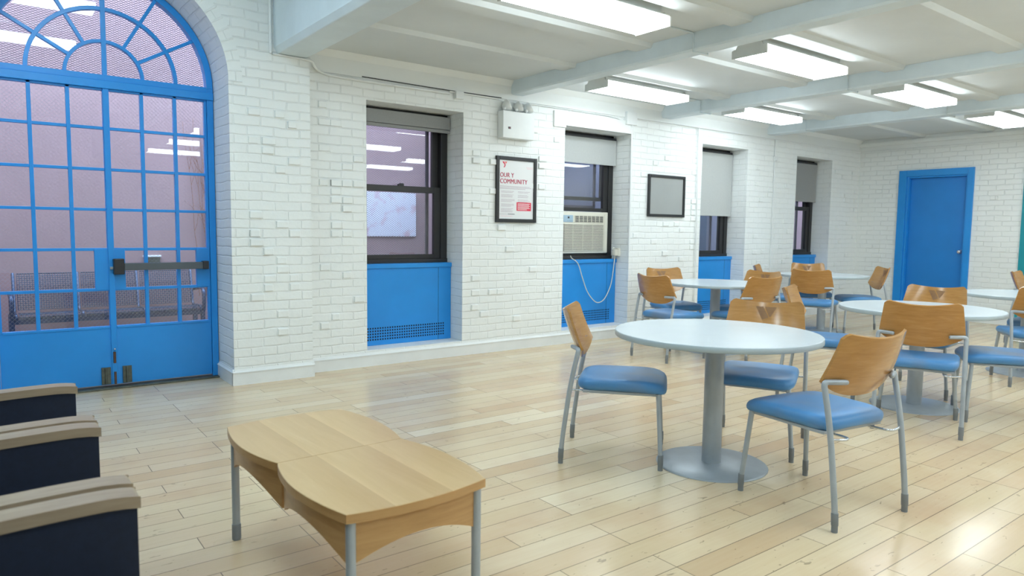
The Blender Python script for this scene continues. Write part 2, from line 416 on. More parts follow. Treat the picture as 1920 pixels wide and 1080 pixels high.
# baseboards
def bb_prof(y, s=1): return [(y, 0), (y-.018, 0), (y-.018, .098), (y-.024, .10), (y-.024, .108), (y-.012, .118), (y-.006, .131), (y, .131)]
b = MB(); b.prism(bb_prof(YW+.006), xs, XE, 'x'); tag(b.build('baseboard_left', M['trimwhite']), kind='structure')
b = MB(); b.prism(bb_prof(YP+.006), AX+AR-.016, xs+.012, 'x')
b.prism([(AX+AR+.004, 0), (AX+AR-.016, 0), (AX+AR-.016, .1), (AX+AR-.021, .108), (AX+AR-.008, .12), (AX+AR-.002, .131), (AX+AR+.004, .131)], YP-.009, YD-.0, 'y')
b.box(xs-.01, xs+.0105, YP-.008, YW, 0, .12)
tag(b.build('baseboard_arch', M['trimwhite']), kind='structure')
b = MB()
for y0, y1 in ((3.66, DY0-.04), (DY1+.04, YW-.02), (YB, 2.7)): b.box(XE-.016, XE+.004, y0, y1, 0, .12)
tag(b.build('baseboard_end', M['trimwhite'], bevel=.004), kind='structure')

# ------------------------------------------------------------------ arched glazed double door
d1 = empty('door_1', (0, 0, 0)); tag(d1, kind='structure')
fr = MB()
YF0, YF1 = YD, YD+.09
def arc_bar(mb, r0, r1, y0, y1, a0=0, a1=PI, n=36, zc=AZ):
    for i in range(n):
        b0, b1 = a0+(a1-a0)*i/n, a0+(a1-a0)*(i+1)/n
        pts = [(AX+r*math.cos(t_), y, zc+r*math.sin(t_)) for t_ in (b0, b1) for r in (r0, r1) for y in (y0, y1)]
        mb.add(pts, [(0, 1, 5, 4), (2, 6, 7, 3), (0, 4, 6, 2), (1, 3, 7, 5)])
    for t_ in (a0, a1):
        pts = [(AX+r*math.cos(t_), y, zc+r*math.sin(t_)) for r in (r0, r1) for y in (y0, y1)]; mb.add(pts, [(0, 1, 3, 2)])
RO = .785; RI = .735
arc_bar(fr, RI, RO, YF0, YF1)
fr.box(AX+RI, AX+RO, YF0, YF1, .0, AZ); fr.box(AX-RO, AX-RI, YF0, YF1, .0, AZ)
fr.box(AX-RO, AX+RO, YF0-.012, YF1, 2.335, 2.395); fr.box(AX-RI, AX+RI, YF0, YF1, 2.395, 2.438)
fr.build('door_frame', M['blue'], d1, bevel=.003)
fl = MB()
arc_bar(fl, .250, .275, YD+.01, YD+.05, n=24); arc_bar(fl, .490, .518, YD+.01, YD+.05, n=30)
fl.box(AX-.016, AX+.016, YD+.0075, YD+.0525, 2.43, AZ+RI)
for a in (30, 60, 120, 150):
    ca, sa = math.cos(R(a)), math.sin(R(a))
    px, pz = -sa*.0125, ca*.0125
    pts = []
    for r_ in (.262, RI+.01):
        for s_ in (1, -1):
            for y in (YD+.0125, YD+.0455): pts.append((AX+r_*ca+s_*px, y, AZ+r_*sa+s_*pz))
    fl.add(pts, [(0, 1, 3, 2), (4, 6, 7, 5), (0, 4, 5, 1), (2, 3, 7, 6), (0, 2, 6, 4), (1, 5, 7, 3)])
fl.build('fanlight_bars', M['blue'], d1, bevel=.002)
def half_disc(mb, r, y0, y1, z0):
    poly = [(AX+r*math.cos(PI*i/32), AZ+r*math.sin(PI*i/32)) for i in range(33)]
    poly += [(AX-r, z0), (AX+r, z0)]; mb.prism(poly, y0, y1, 'y')
g = MB(); half_disc(g, RI+.004, YD+.03, YD+.034, 2.43); g.build('fanlight_glass', M['glass'], d1)

ZR = [.485, .785, 1.10, 1.41, 1.72, 2.035, 2.338]
def leaf(name, x0, x1, cols, lock):
    L = MB(); y0, y1 = YD+.012, YD+.055
    st = .02
    L.box(x0, x1, y0, y1, .028, ZR[0])                      # kick panel
    L.box(x0, x0+st, y0, y1, ZR[0], ZR[-1]); L.box(x1-st, x1, y0, y1, ZR[0], ZR[-1])
    L.box(x0+st, x1-st, y0, y1, ZR[-1]-.018, ZR[-1])
    L.box(x0+st, x1-st, y0-.006, y1, ZR[0]-.008, ZR[0]+.01)
    for z in ZR[1:-1]: L.box(x0+st, x1-st, y0+.004, y1-.004, z-.011, z+.011)
    for cx in cols: L.box(cx-.013, cx+.013, y0, y1-.002, ZR[0], ZR[-1])
    for a, b_ in lock: L.box(a, b_, y0-.002, y1-.004, ZR[1]-.004, ZR[2]+.004)
    o = L.build(name, M['blue'], d1, bevel=.002)
    G = MB(); G.box(x0+.01, x1-.01, YD+.032, YD+.036, ZR[0], ZR[-1]-.01); G.build('wired_glass', M['wired'], o)
    return o
ll = leaf('left_leaf', .062, .792, (.303, .545), [(.682, .792)])
rl = leaf('right_leaf', .798, 1.528, (1.043, 1.285), [(.798, .892), (1.422, 1.528)])
a = MB(); a.box(.775, .815, YD+.0, YD+.014, .03, ZR[-1]); a.build('astragal', M['blue'], rl, bevel=.002)
p = MB(); p.bbox(.803, .878, YD-.055, YD+.012, .905, 1.028, .006)
p.build('panic_bar_latch_box', M['dark'], rl)
p = MB(); p.bbox(.878, 1.46, YD-.05, YD-.022, .935, .993, .004); p.build('panic_bar', M['bargrey'], rl)
p = MB(); p.bbox(1.458, 1.505, YD-.055, YD+.012, .932, 1.0, .005); p.build('panic_bar_end_cap', M['dark'], rl)
p = MB(); p.bbox(.782, .804, YD-.02, YD+.012, .945, .965, .002); p.build('latch_bolt', M['steel'], rl)
for nm, par, x in (('left', ll, .700), ('right', rl, .848)):
    h = MB(); h.bbox(x, x+.064, YD-.004, YD+.013, .034, .168, .002)
    h.tube([(x+.03, YD-.008, .036), (x+.03, YD-.008, .166)], .008, 8)
    for zz in (.055, .10, .145):
        for xx in (x+.012, x+.052): h.lathe([(.0001, 0), (.004, .0005), (.004, .002)], 8, Matrix.Translation((xx, YD-.004, zz)) @ Matrix.Rotation(R(90), 4, 'X'))
    h.build('pivot_hinge', M['rusty'], par)
h = MB(); h.bbox(.787, .803, YD-.012, YD+.002, .03, .13, .002); h.bbox(.785, .803, YD-.012, YD+.002, .2, .29, .002); h.build('flush_bolt', M['brown'], rl)
h = MB(); h.lathe([(.0001, .012), (.007, .009), (.009, 0), (.005, -.008)], 12, Matrix.Translation((.796, YD-.01, .313)) @ Matrix.Rotation(R(90), 4, 'X'), True); h.build('bolt_knob', M['chrome'], rl)
p = MB(); p.box(.02, 1.57, YD-.06, YO, 0, .014); p.build('threshold', M['rusty'], d1, bevel=.003)

# ------------------------------------------------------------------ end wall doors
d2 = empty('door_2', (XE, 4.8, 0)); tag(d2, kind='structure')
def L2(y): return y-4.8
p = MB()
for y0, y1, z0, z1 in ((L2(4.262), L2(4.345), 0, 2.30), (L2(5.212), L2(5.33), 0, 2.30), (L2(4.345), L2(5.212), 2.20, 2.30)): p.box(-.03, .03, y0, y1, z0, z1)
for y0, y1, z0, z1 in ((L2(4.345), L2(4.365), 0, 2.2), (L2(5.18), L2(5.212), 0, 2.2), (L2(4.365), L2(5.18), 2.175, 2.2)): p.box(-.01, .14, y0, y1, z0, z1)
p.build('door_frame', M['blue'], d2, bevel=.004)
p = MB(); p.box(.06, .105, L2(4.365), L2(5.18), .01, 2.175); dp = p.build('door_panel', M['bluedoor'], d2, bevel=.003)
k = MB(); Mk = Matrix.Translation((.06, L2(4.415), 1.04)) @ Matrix.Rotation(R(-90), 4, 'Y')
k.lathe([(.032, 0), (.032, .006), (.012, .01), (.012, .03), (.026, .04), (.028, .055), (.018, .068), (.0001, .07)], 20, Mk); k.build('door_knob', M['chrome'], dp)
d3 = empty('door_3', (XE, 3.15, 0)); tag(d3, kind='structure')
p = MB(); p.box(-.025, .02, -.47, .485, 0, 2.3); p.build('teal_panel', M['teal'], d3, bevel=.004)

# ------------------------------------------------------------------ windows
YG = 6.285
def window(i, x0, x1):
    wd = empty('window_%d' % i, ((x0+x1)/2, YG, 0)); tag(wd, kind='structure')
    h = (x1-x0)/2
    f = MB(); y0, y1 = 0, .13
    f.box(-h, -h+.075, y0, y1, .95, WT); f.box(h-.075, h, y0, y1, .95, WT); f.box(-h, h, y0, y1, 2.37, WT)
    f.box(-h, h, y0-.012, y1, .945, .985)
    f.build('window_frame', M['black'], wd, bevel=.004)
    f = MB(); ya, yb = .062, .1                              # upper sash, set further out
    f.box(-h+.075, -h+.145, ya, yb, 1.66, 2.37); f.box(h-.145, h-.075, ya, yb, 1.66, 2.37); f.box(-h+.145, h-.145, ya, yb, 2.31, 2.37); f.box(-h+.145, h-.145, ya, yb, 1.655, 1.7)
    us = f.build('upper_sash', M['black'], wd, bevel=.003)
    g = MB(); g.box(-h+.14, h-.14, .08, .084, 1.69, 2.33); g.build('glass_pane', M['glass'], us)
    if i == 2: top = 1.535
    f = MB(); ya, yb = .012, .055
    if i != 2:
        f.box(-h+.075, -h+.15, ya, yb, .985, 1.715); f.box(h-.15, h-.075, ya, yb, .985, 1.715)
        f.box(-h+.15, h-.15, ya, yb, 1.655, 1.715); f.box(-h+.15, h-.15, ya, yb, .985, 1.03)
        ls = f.build('lower_sash', M['black'], wd, bevel=.003)
        g = MB(); g.box(-h+.145, h-.145, .03, .034, 1.02, 1.66); g.build('glass_pane', M['glass'], ls)
        k = MB(); k.bbox(-.03, .03, .014, .05, 1.715, 1.732, .003); k.bbox(-.012, .03, .02, .04, 1.73, 1.74, .002); k.build('sash_lock', M['dark'], ls)
    else:                                                   # raised over the air conditioner
        f.box(-h+.075, -h+.15, ya, yb, 1.53, 2.2); f.box(h-.15, h-.075, ya, yb, 1.53, 2.2); f.box(-h+.15, h-.15, ya, yb, 1.525, 1.565); f.box(-h+.15, h-.15, ya, yb, 2.15, 2.2)
        ls = f.build('lower_sash', M['black'], wd, bevel=.003)
        g = MB(); g.box(-h+.145, h-.145, .03, .034, 1.56, 2.16); g.build('glass_pane', M['glass'], ls)
        f = MB(); f.box(h-.14, h-.075, .02, .05, .985, 1.53); f.box(-h+.075, -h+.14, .02, .05, .985, 1.53); f.box(-h+.14, h-.14, .02, .05, .985, 1.015); f.build('filler_panel', M['black'], wd)
    return wd
for i, (a, b_) in enumerate(WIN): window(i+1, a, b_)

# galvanised security screens outside the panes (real strands)
def screen(name, x0, x1, z0, z1, y, px, pz, r, label, arch=None):
    s = MB(); W_, H_ = x1-x0, z1-z0; k = pz/px
    def clip(c, sg):                                        # z = z0 + c + sg*k*(x-x0)
        pts = []
        xa, xb = x0, x1
        za, zb = z0+c, z0+c+sg*k*W_
        lo, hi = 0., 1.
        for zl, op in ((z0, 1), (z1, -1)):
            fa, fb = (za-zl)*op, (zb-zl)*op
            if fa < 0 and fb < 0: return None
            if fa < 0: lo = max(lo, fa/(fa-fb))
            elif fb < 0: hi = min(hi, fa/(fa-fb))
        if hi-lo < .01: return None
        return (xa+W_*lo, za+(zb-za)*lo), (xa+W_*hi, za+(zb-za)*hi)
    nmax = int((H_+k*W_)/pz)+2
    for q in range(-nmax, nmax):
        for sg in (1, -1):
            e = clip(q*pz+(.0 if sg > 0 else pz*.0), sg)
            if not e: continue
            (ax, az), (bx, bz) = e
            if arch:                                        # clip to the half circle
                (cx, cz, rad) = arch
                dx, dz = bx-ax, bz-az; fx, fz = ax-cx, az-cz
                A = dx*dx+dz*dz; B = 2*(fx*dx+fz*dz); D = B*B-4*A*(fx*fx+fz*fz-rad*rad)
                if D <= 0: continue
                t0, t1 = max(0, (-B-math.sqrt(D))/(2*A)), min(1, (-B+math.sqrt(D))/(2*A))
                if t1-t0 < .01: continue
                (ax, az), (bx, bz) = (ax+dx*t0, az+dz*t0), (ax+dx*t1, az+dz*t1)
            yy = y+(.0015 if sg > 0 else -.0015)
            s.tube([(ax, yy, az), (bx, yy, bz)], r, 4, False)
    if not arch:
        s.box(x0-.03, x0, y-.012, y+.012, z0, z1); s.box(x1, x1+.03, y-.012, y+.012, z0, z1); s.box(x0-.03, x1+.03, y-.012, y+.012, z0-.03, z0); s.box(x0-.03, x1+.03, y-.012, y+.012, z1, z1+.03)
    o = s.build(name, M['mesh']); tag(o, label, 'security screen', 'mesh screens outside the windows'); return o
SCL = ['diamond mesh security screen outside the window next to the arched door', 'diamond mesh security screen behind the air conditioner window', 'diamond mesh security screen outside the window with the long half-lowered pale shade', 'diamond mesh security screen outside the window nearest the end wall']
for i, (a, b_) in enumerate(WIN): screen('security_screen', a+.1, b_-.14, 1.6 if i == 1 else .9, 2.4, 6.46+.03, .03, .0195, .0017, SCL[i])
screen('security_screen', AX-.73, AX+.73, AZ, AZ+.74, YD+.075, .034, .017, .0015, 'diamond mesh security screen behind the half round fanlight', (AX, AZ, .73))

# ------------------------------------------------------------------ roller shades
def shade(i, zb, mat, label, y=6.235, lip=False):
    x0, x1 = WIN[i]; s = empty('roller_shade', ((x0+x1)/2, y, 0)); h = (x1-x0)/2-.012
    tag(s, label, 'window shade', 'roller shades in the windows')
    m = MB(); m.box(-h, h, -.002, .002, zb, 2.40); m.build('shade_cloth', mat, s)
    m = MB(); m.tube([(-h, .016, 2.405), (h, .016, 2.405)], .022, 14); m.build('roller_tube', M['dark'], s)
    m = MB(); m.bbox(-h, h, -.007, .007, zb-.004, zb+.022, .003); m.build('hem_bar', mat, s)
def cassette(i, zb, label):
    x0, x1 = WIN[i]; s = empty('roller_shade', ((x0+x1)/2, 6.25, 0)); h = (x1-x0)/2-.006
    tag(s, label, 'window shade', 'roller shades in the windows')
    m = MB(); m.bbox(-h, h, -.03, .03, 2.30, 2.425, .004); m.build('valance', M['shadegrey'], s)
    m = MB(); m.box(-h+.02, h-.02, -.004, .0, zb+.01, 2.31); m.build('shade_cloth', M['shadegrey'], s)
    m = MB(); m.bbox(-h, h, -.022, .01, zb-.004, zb+.026, .004); m.build('hem_bar', M['shadegrey'], s)
cassette(0, 2.27, 'grey shade rolled right up at the top of the window beside the arch')
shade(1, 2.092, M['shade'], 'pale grey shade partly lowered above the air conditioner')
shade(2, 1.522, M['shade'], 'long pale shade drawn halfway down the window beyond the empty frame')
shade(3, 1.795, M['shadegrey'], 'darker grey shade on the window nearest the end wall')

# ------------------------------------------------------------------ radiator covers under the windows
RL = ['blue radiator cover with perforated grille below the window nearest the arch', 'blue radiator cover under the air conditioner with a white cord hanging over it',
      'blue radiator cover below the long pale shade, behind the round table', 'small blue radiator cover in the recess nearest the end wall']
for i, (x0, x1) in enumerate(WIN):
    rc = empty('radiator_cover', ((x0+x1)/2, 6.2, WB)); h = (x1-x0)/2
    tag(rc, RL[i], 'radiator cover', 'blue radiator covers under the windows')
    m = MB(); H_ = .945-WB
    m.box(-h+.002, h-.002, .0, .07, .0, H_-.03); m.build('front_panel', M['blue'], rc, bevel=.002)
    m = MB(); m.bbox(-h+.001, h-.001, -.018, .1, H_-.045, H_, .006); m.build('top_ledge', M['blue'], rc)
    m = MB(); m.box(h-.155, h-.152, -.0008, .001, .0, H_-.045); m.build('panel_seam', M['hole'], rc)
    m = MB(); x = -h+.075
    while x < h-.09:
        for k_ in range(5): m.box(x, x+.0135, -.0012, .004, .05+k_*.0275, .05+k_*.0275+.015)
        x += .0265
    m.build('perforated_grille', M['hole'], rc)

# ------------------------------------------------------------------ air conditioner, cord, outlet
ac = empty('air_conditioner', (5.81, 6.29, 1.017)); tag(ac, 'white window air conditioner with slatted front below the half-shaded window', 'air conditioner')
m = MB(); m.bbox(-.38, .38, -.03, .45, .0, .5, .008); m.build('housing', M['plastic'], ac)
m = MB()
z = .03
while z < .345:
    m.bbox(-.34, .30, -.042, -.03, z, z+.009, .002, 1); z += .0165
for xx in (-.2, -.04, .12): m.box(xx, xx+.003, -.038, -.03, .03, .345)
m.build('intake_grille', M['plastic'], ac)
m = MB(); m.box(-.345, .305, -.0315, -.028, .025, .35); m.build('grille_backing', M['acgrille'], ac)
m = MB(); m.box(-.17, .30, -.0315, -.028, .372, .452); m.build('outlet_recess', M['dark'], ac)
m = MB()
for k_ in range(5): m.bbox(-.17, .30, -.04, -.03, .374+k_*.0172, .380+k_*.0172, .001, 1)
for k_ in range(8): m.box(-.17+k_*.067-.003, -.17+k_*.067+.003, -.039, -.03, .372, .452)
m.build('outlet_louvre', M['plastic'], ac)
m = MB(); m.bbox(-.35, -.2, -.036, -.029, .372, .455, .002); cp = m.build('control_panel', M['acblue'], ac)
m = MB(); m.box(-.285, -.262, -.038, -.035, .415, .438); m.build('display', M['dark'], cp)
m = MB()
for k_ in range(4): m.box(-.29+k_*.022, -.282+k_*.022, -.038, -.035, .385, .389)
m.build('button_row', M['dark'], cp)
m = MB(); m.bbox(.318, .36, -.036, -.03, .01, .47, .002); m.build('side_trim', M['plastic'], ac)

def ray_pts(pts, y):                                        # wall points given as (x, z)
    return [(a, y, b_) for a, b_ in pts]
m = MB(); m.tube(ray_pts([(5.50, .995), (5.52, .965), (5.62, .90), (5.70, .72), (5.78, .56), (5.90, .44), (5.99, .42), (6.08, .47), (6.17, .62), (6.205, .78), (6.225, .93), (6.235, 1.02), (6.225, 1.075), (6.20, 1.085), (6.19, 1.06)], 6.165), .0055, 8, True, 5)
tag(m.build('power_cord', M['plastic']), 'white power cord hanging in a loop in front of the blue radiator cover', 'power cord')
ou = empty('wall_outlet', (6.288, 6.16, 1.03)); tag(ou, 'white surface socket with a plug-in adaptor beside the air conditioner', 'outlet')
m = MB(); m.bbox(-.035, 0, -.035, .035, -.05, .05, .004); m.build('outlet_box', M['plastic'], ou)
m = MB(); m.bbox(-.085, -.035, -.028, .028, -.045, .035, .008); m.build('plug_adaptor', M['plastic'], ou)

# ------------------------------------------------------------------ light fixtures
def fixture(lamp='lamp'):
    L = empty('ceiling_light'); l2 = .61
    m = MB(); m.bbox(-l2+.004, l2-.004, -.155, .155, 0, .061, .012, 3); m.build('diffuser', M[lamp], L)
    m = MB(); m.box(-l2+.006, l2-.006, -.157, .157, .062, .07); m.box(-l2+.03, l2-.03, -.1, .1, .066, .142); m.build('channel', M['fixture'], L, bevel=.003)
    for sx in (-1, 1):
        m = MB(); m.prism([(-.16, -.004), (.16, -.004), (.16, .06), (.125, .064), (.105, .1), (-.105, .1), (-.125, .064), (-.16, .06)], sx*l2-.006, sx*l2+.006, 'x'); m.build('end_plate', M['fixture'], L, bevel=.002)
    return L
LX = [3.19, 5.52, 7.78, 10.11]
LF = [(3.19, 3.445, 'large bright ceiling light, the closest one, cut by the top edge of the photo'),
      (5.52, 3.43, 'ceiling light just past the second white beam, away from the windows'),
      (5.52, 5.17, 'ceiling light near the brick wall above the air conditioner window'),
      (7.75, 5.18, 'ceiling light near the brick wall above the long pale window shade'),
      (7.81, 3.43, 'ceiling light between the third and fourth beams, away from the windows'),
      (10.11, 3.44, 'farthest ceiling light, in front of the blue end door')]
proto = fixture(); zl = 2.693
for k_, (x, y, lb) in enumerate(LF):
    o = proto if k_ == 0 else copy_tree(proto)
    o.location = (x, y, zl); tag(o, lb, 'ceiling light', 'fluorescent ceiling lights')
for x in LX:
    for y in (1.05, -.7, -2.6):
        o = copy_tree(proto); o.location = (x, y, zl); tag(o, 'ceiling light over the part of the room beside the camera', 'ceiling light', 'ceiling lights outside the view')
proto = fixture('lampcool')
for k_, (x, y) in enumerate(((.35, 4.5), (.35, 2.7), (-.2, .6), (-.6, -1.8))):
    o = proto if k_ == 0 else copy_tree(proto); o.location = (x, y, ZH-.142); tag(o, 'ceiling light in the taller bay by the arched door', 'ceiling light', 'ceiling lights outside the view by the arch')

# ------------------------------------------------------------------ conduits and boxes
def conduit(pts, r, label, mat='trimwhite', sp=0, name='conduit', cat='conduit'):
    m = MB(); m.tube(pts, r, 8, True, sp); return tag(m.build(name, M[mat]), label, cat)
y = YW-.012
conduit([(2.2, YP-.008, 2.685), (2.262, YP+.0, 2.68), (2.33, YW-.05, 2.66), (2.42, y-.008, 2.625), (2.6, y-.008, 2.612), (2.9, y-.008, 2.612), (3.7, y-.008, 2.612)], .012, 'white cable sagging off the arch pier above the window beside it', sp=4)
conduit([(1.93, YP-.01, 2.69), (2.2, YP-.01, 2.684)], .009, 'short white cable under the near beam on the pier')
conduit([(1.915, YP-.012, 2.69), (1.915, YP-.012, 3.45)], .012, 'white conduit rising beside the near beam on the pier')
conduit([(2.78, y-.004, 2.648), (3.2, y-.004, 2.645), (3.76, y-.004, 2.642), (4.33, y-.004, 2.645)], .0045, 'thin black cable running above the white one to the emergency light', 'dark', 3, 'cable', 'cable')
conduit([(3.70, y-.006, 2.632), (4.30, y, 2.632)], .008, 'straight white conduit between the junction box and the emergency light')
conduit([(4.70, y, 2.628), (5.3, y, 2.628), (5.9, y, 2.626), (6.15, y, 2.585)], .006, 'thin white cable from emergency light to wall box', sp=3)
conduit([(6.262, y-.012, 2.56), (6.262, y-.012, 1.03)], .012, 'white vertical conduit down the edge of the air conditioner window')
conduit([(7.50, y-.014, 2.64), (7.545, y-.014, .14)], .008, 'thin white vertical conduit between the empty frame and the next window')
conduit([(9.27, y, 2.64), (9.27, y, .14)], .008, 'white vertical conduit between the two windows nearest the end wall')
conduit([(6.34, y-.012, 2.645), (11.74, y-.012, 2.65)], .006, 'long thin white wire along the top of the brick wall to the corner')
conduit([(XE-.02, 5.97, 2.65), (XE-.02, 1.5, 2.65)], .006, 'thin white wire along the top of the end wall')
for nm, x0, x1, z0, z1, lb in (('junction_box', 3.76, 3.85, 2.57, 2.645, 'small white junction box above the window beside the arch'), ('junction_box', 6.15, 6.325, 2.555, 2.705, 'larger white box above the corner of the air conditioner window'), ('junction_box', 9.25, 9.305, 2.34, 2.40, 'tiny box on the conduit between the far windows')):
    m = MB(); m.bbox(x0, x1, YW-.05, YW, z0, z1, .004)
    tag(m.build(nm, M['trimwhite']), lb, 'junction box')
def ceil_run(yy, x0, x1, lb):
    P = [(x0, yy, ZC-.007)]
    for a, b_ in ((4.46, 4.63), (6.80, 6.985), (9.06, 9.27)):
        if a < x0 or b_ > x1: continue
        P += [(a-.007, yy, ZC-.007), (a-.007, yy, 2.69), (b_+.007, yy, 2.69), (b_+.007, yy, ZC-.007)]
    P.append((x1, yy, ZC-.007)); conduit(P, .006, lb, 'beam')
ceil_run(3.62, 3.8, 9.5, 'thin wire wrapping under the beams beside the middle row of lights')
ceil_run(5.385, 6.13, 9.6, 'thin wire wrapping under the far beams beside the window row of lights')

# ------------------------------------------------------------------ emergency light
el = empty('emergency_light', (4.50, YW, 2.235)); tag(el, 'white emergency light box with three lamp heads above the poster', 'emergency light')
m = MB(); m.bbox(-.205, .205, -.1, 0, 0, .275, .006); m.build('battery_box', M['trimwhite'], el)
m = MB(); m.box(-.14, -.108, -.102, -.099, .092, .114); m.build('test_button', M['dark'], el)
m = MB(); m.box(-.126, -.12, -.104, -.1014, .098, .106); m.build('indicator', M['red'], el)
for q, xx in enumerate((-.125, .03, .16)):
    Mh = Matrix.Translation((xx, -.055, .335)) @ Matrix.Rotation(R(-20), 4, 'Z') @ Matrix.Rotation(R(58), 4, 'Y')
    m = MB(); m.lathe([(.0001, -.055), (.03, -.045), (.05, -.015), (.058, .012), (.058, .02), (.05, .022), (.0001, .016)], 20, Mh)
    o = m.build('lamp_head', M['trimwhite'], el)
    m = MB(); m.tube([(xx-.045, -.06, .275), (xx-.045, -.062, .31), (xx-.015, -.055, .335)], .008, 8)
    m.lathe([(.0001, -.012), (.016, -.01), (.016, .01), (.0001, .012)], 12, Matrix.Translation((xx-.05, -.075, .298)) @ Matrix.Rotation(R(90), 4, 'X')); m.build('swivel_bracket', M['trimwhite'], o)

# ------------------------------------------------------------------ poster and empty frame
def frame_box(mb, w_, h_, b_, d):
    mb.box(-w_/2, -w_/2+b_, -d, 0, 0, h_); mb.box(w_/2-b_, w_/2, -d, 0, 0, h_); mb.box(-w_/2+b_, w_/2-b_, -d, 0, 0, b_); mb.box(-w_/2+b_, w_/2-b_, -d, 0, h_-b_, h_)
po = empty('poster', (4.54, YW, 1.368)); po.rotation_euler = (0, 0, 0); tag(po, 'black framed poster headed in magenta capitals on white brick wall', 'poster')
m = MB(); frame_box(m, .535, .688, .038, .03); m.build('picture_frame', M['frameblk'], po, bevel=.004)
m = MB(); m.box(-.232, .232, -.016, -.012, .036, .652); sh = m.build('printed_sheet', M['paper'], po)
def text(s, x, z, size, mat, parent, sx=1):
    cu = bpy.data.curves.new('heading', 'FONT'); cu.body = s; cu.size = size; cu.extrude = .0004; cu.offset = 0; cu.space_character = 1.06
    tmp = bpy.data.objects.new('heading_curve', cu); C.objects.link(tmp); bpy.context.view_layer.update()
    me = bpy.data.meshes.new_from_object(tmp.evaluated_get(bpy.context.evaluated_depsgraph_get())); bpy.data.objects.remove(tmp)
    b2 = bmesh.new(); b2.from_mesh(me); dup_ = bmesh.ops.duplicate(b2, geom=b2.verts[:]+b2.edges[:]+b2.faces[:])['geom']
    for v_ in dup_:
        if isinstance(v_, bmesh.types.BMVert): v_.co += Vector((.0026, .0008, .0003))
    b2.to_mesh(me); b2.free()
    me.materials.clear(); me.materials.append(M[mat]); o = bpy.data.objects.new('heading', me); C.objects.link(o); o.parent = parent
    o.location = (x, -.0168, z); o.rotation_euler = (R(90), 0, 0); o.scale = (sx, 1, 1); return o
text('OUR Y', -.218, .472, .067, 'magenta', sh, .86); text('COMMUNITY', -.218, .408, .067, 'magenta', sh, .86)
m = MB(); yy = -.0166
random.seed(3)
for r_ in range(3): m.box(-.218, .18-.06*(r_ == 2)+.02*(r_ == 1), yy, yy+.0004, .376-r_*.0125, .3805-r_*.0125)
for col, (xa, xb), n_ in (('l', (-.20, -.02), 15), ('r', (.02, .19), 9)):
    zz = .325
    for r_ in range(n_):
        if r_ in (2, 5, 8, 11): zz -= .014
        m.box(xa, xb-random.uniform(0, .05), yy, yy+.0004, zz, zz+.0035); zz -= .0115
m.box(-.218, -.12, yy, yy+.0004, .085, .089); m.build('small_print', M['greyprint'], sh)
m = MB(); m.box(.13, .215, yy, yy+.0004, .585, .588); m.box(.14, .215, yy, yy+.0004, .572, .575); m.box(-.2, -.05, yy, yy+.0004, .065, .068); m.build('web_address', M['pinkprint'], sh)
m = MB(); m.box(-.112, -.02, yy, yy+.0005, .085, .0905); m.build('footer_line', M['dark'], sh)
m = MB(); m.bbox(.005, .2, yy-.0003, yy+.0006, .125, .215, .0002); rb = m.build('red_panel', M['red'], sh)
m = MB()
for r_ in range(6): m.box(.018, .185-.03*(r_ == 5)-.012*(r_ % 2), yy-.0008, yy-.0003, .198-r_*.0125, .203-r_*.0125)
m.build('panel_print', M['paper'], rb)
m = MB(); m.prism([(-.19, .632), (-.165, .632), (-.145, .598), (-.158, .572), (-.172, .572), (-.158, .598)], yy, yy+.0004, 'y'); m.build('logo', M['red'], sh)
m = MB(); m.prism([(-.155, .632), (-.128, .632), (-.142, .606)], yy, yy+.0004, 'y'); m.build('logo_fold', M['orange'], sh)
random.seed(11)
pf = empty('picture_frame', (6.931, YW, 1.476)); tag(pf, 'empty black picture frame with a plain grey backing on the wall', 'picture frame')
m = MB(); frame_box(m, .692, .522, .034, .028); m.build('frame', M['frameblk'], pf, bevel=.004)
m = MB(); m.box(-.315, .315, -.014, -.01, .032, .492); m.build('backing_board', M['greyboard'], pf)

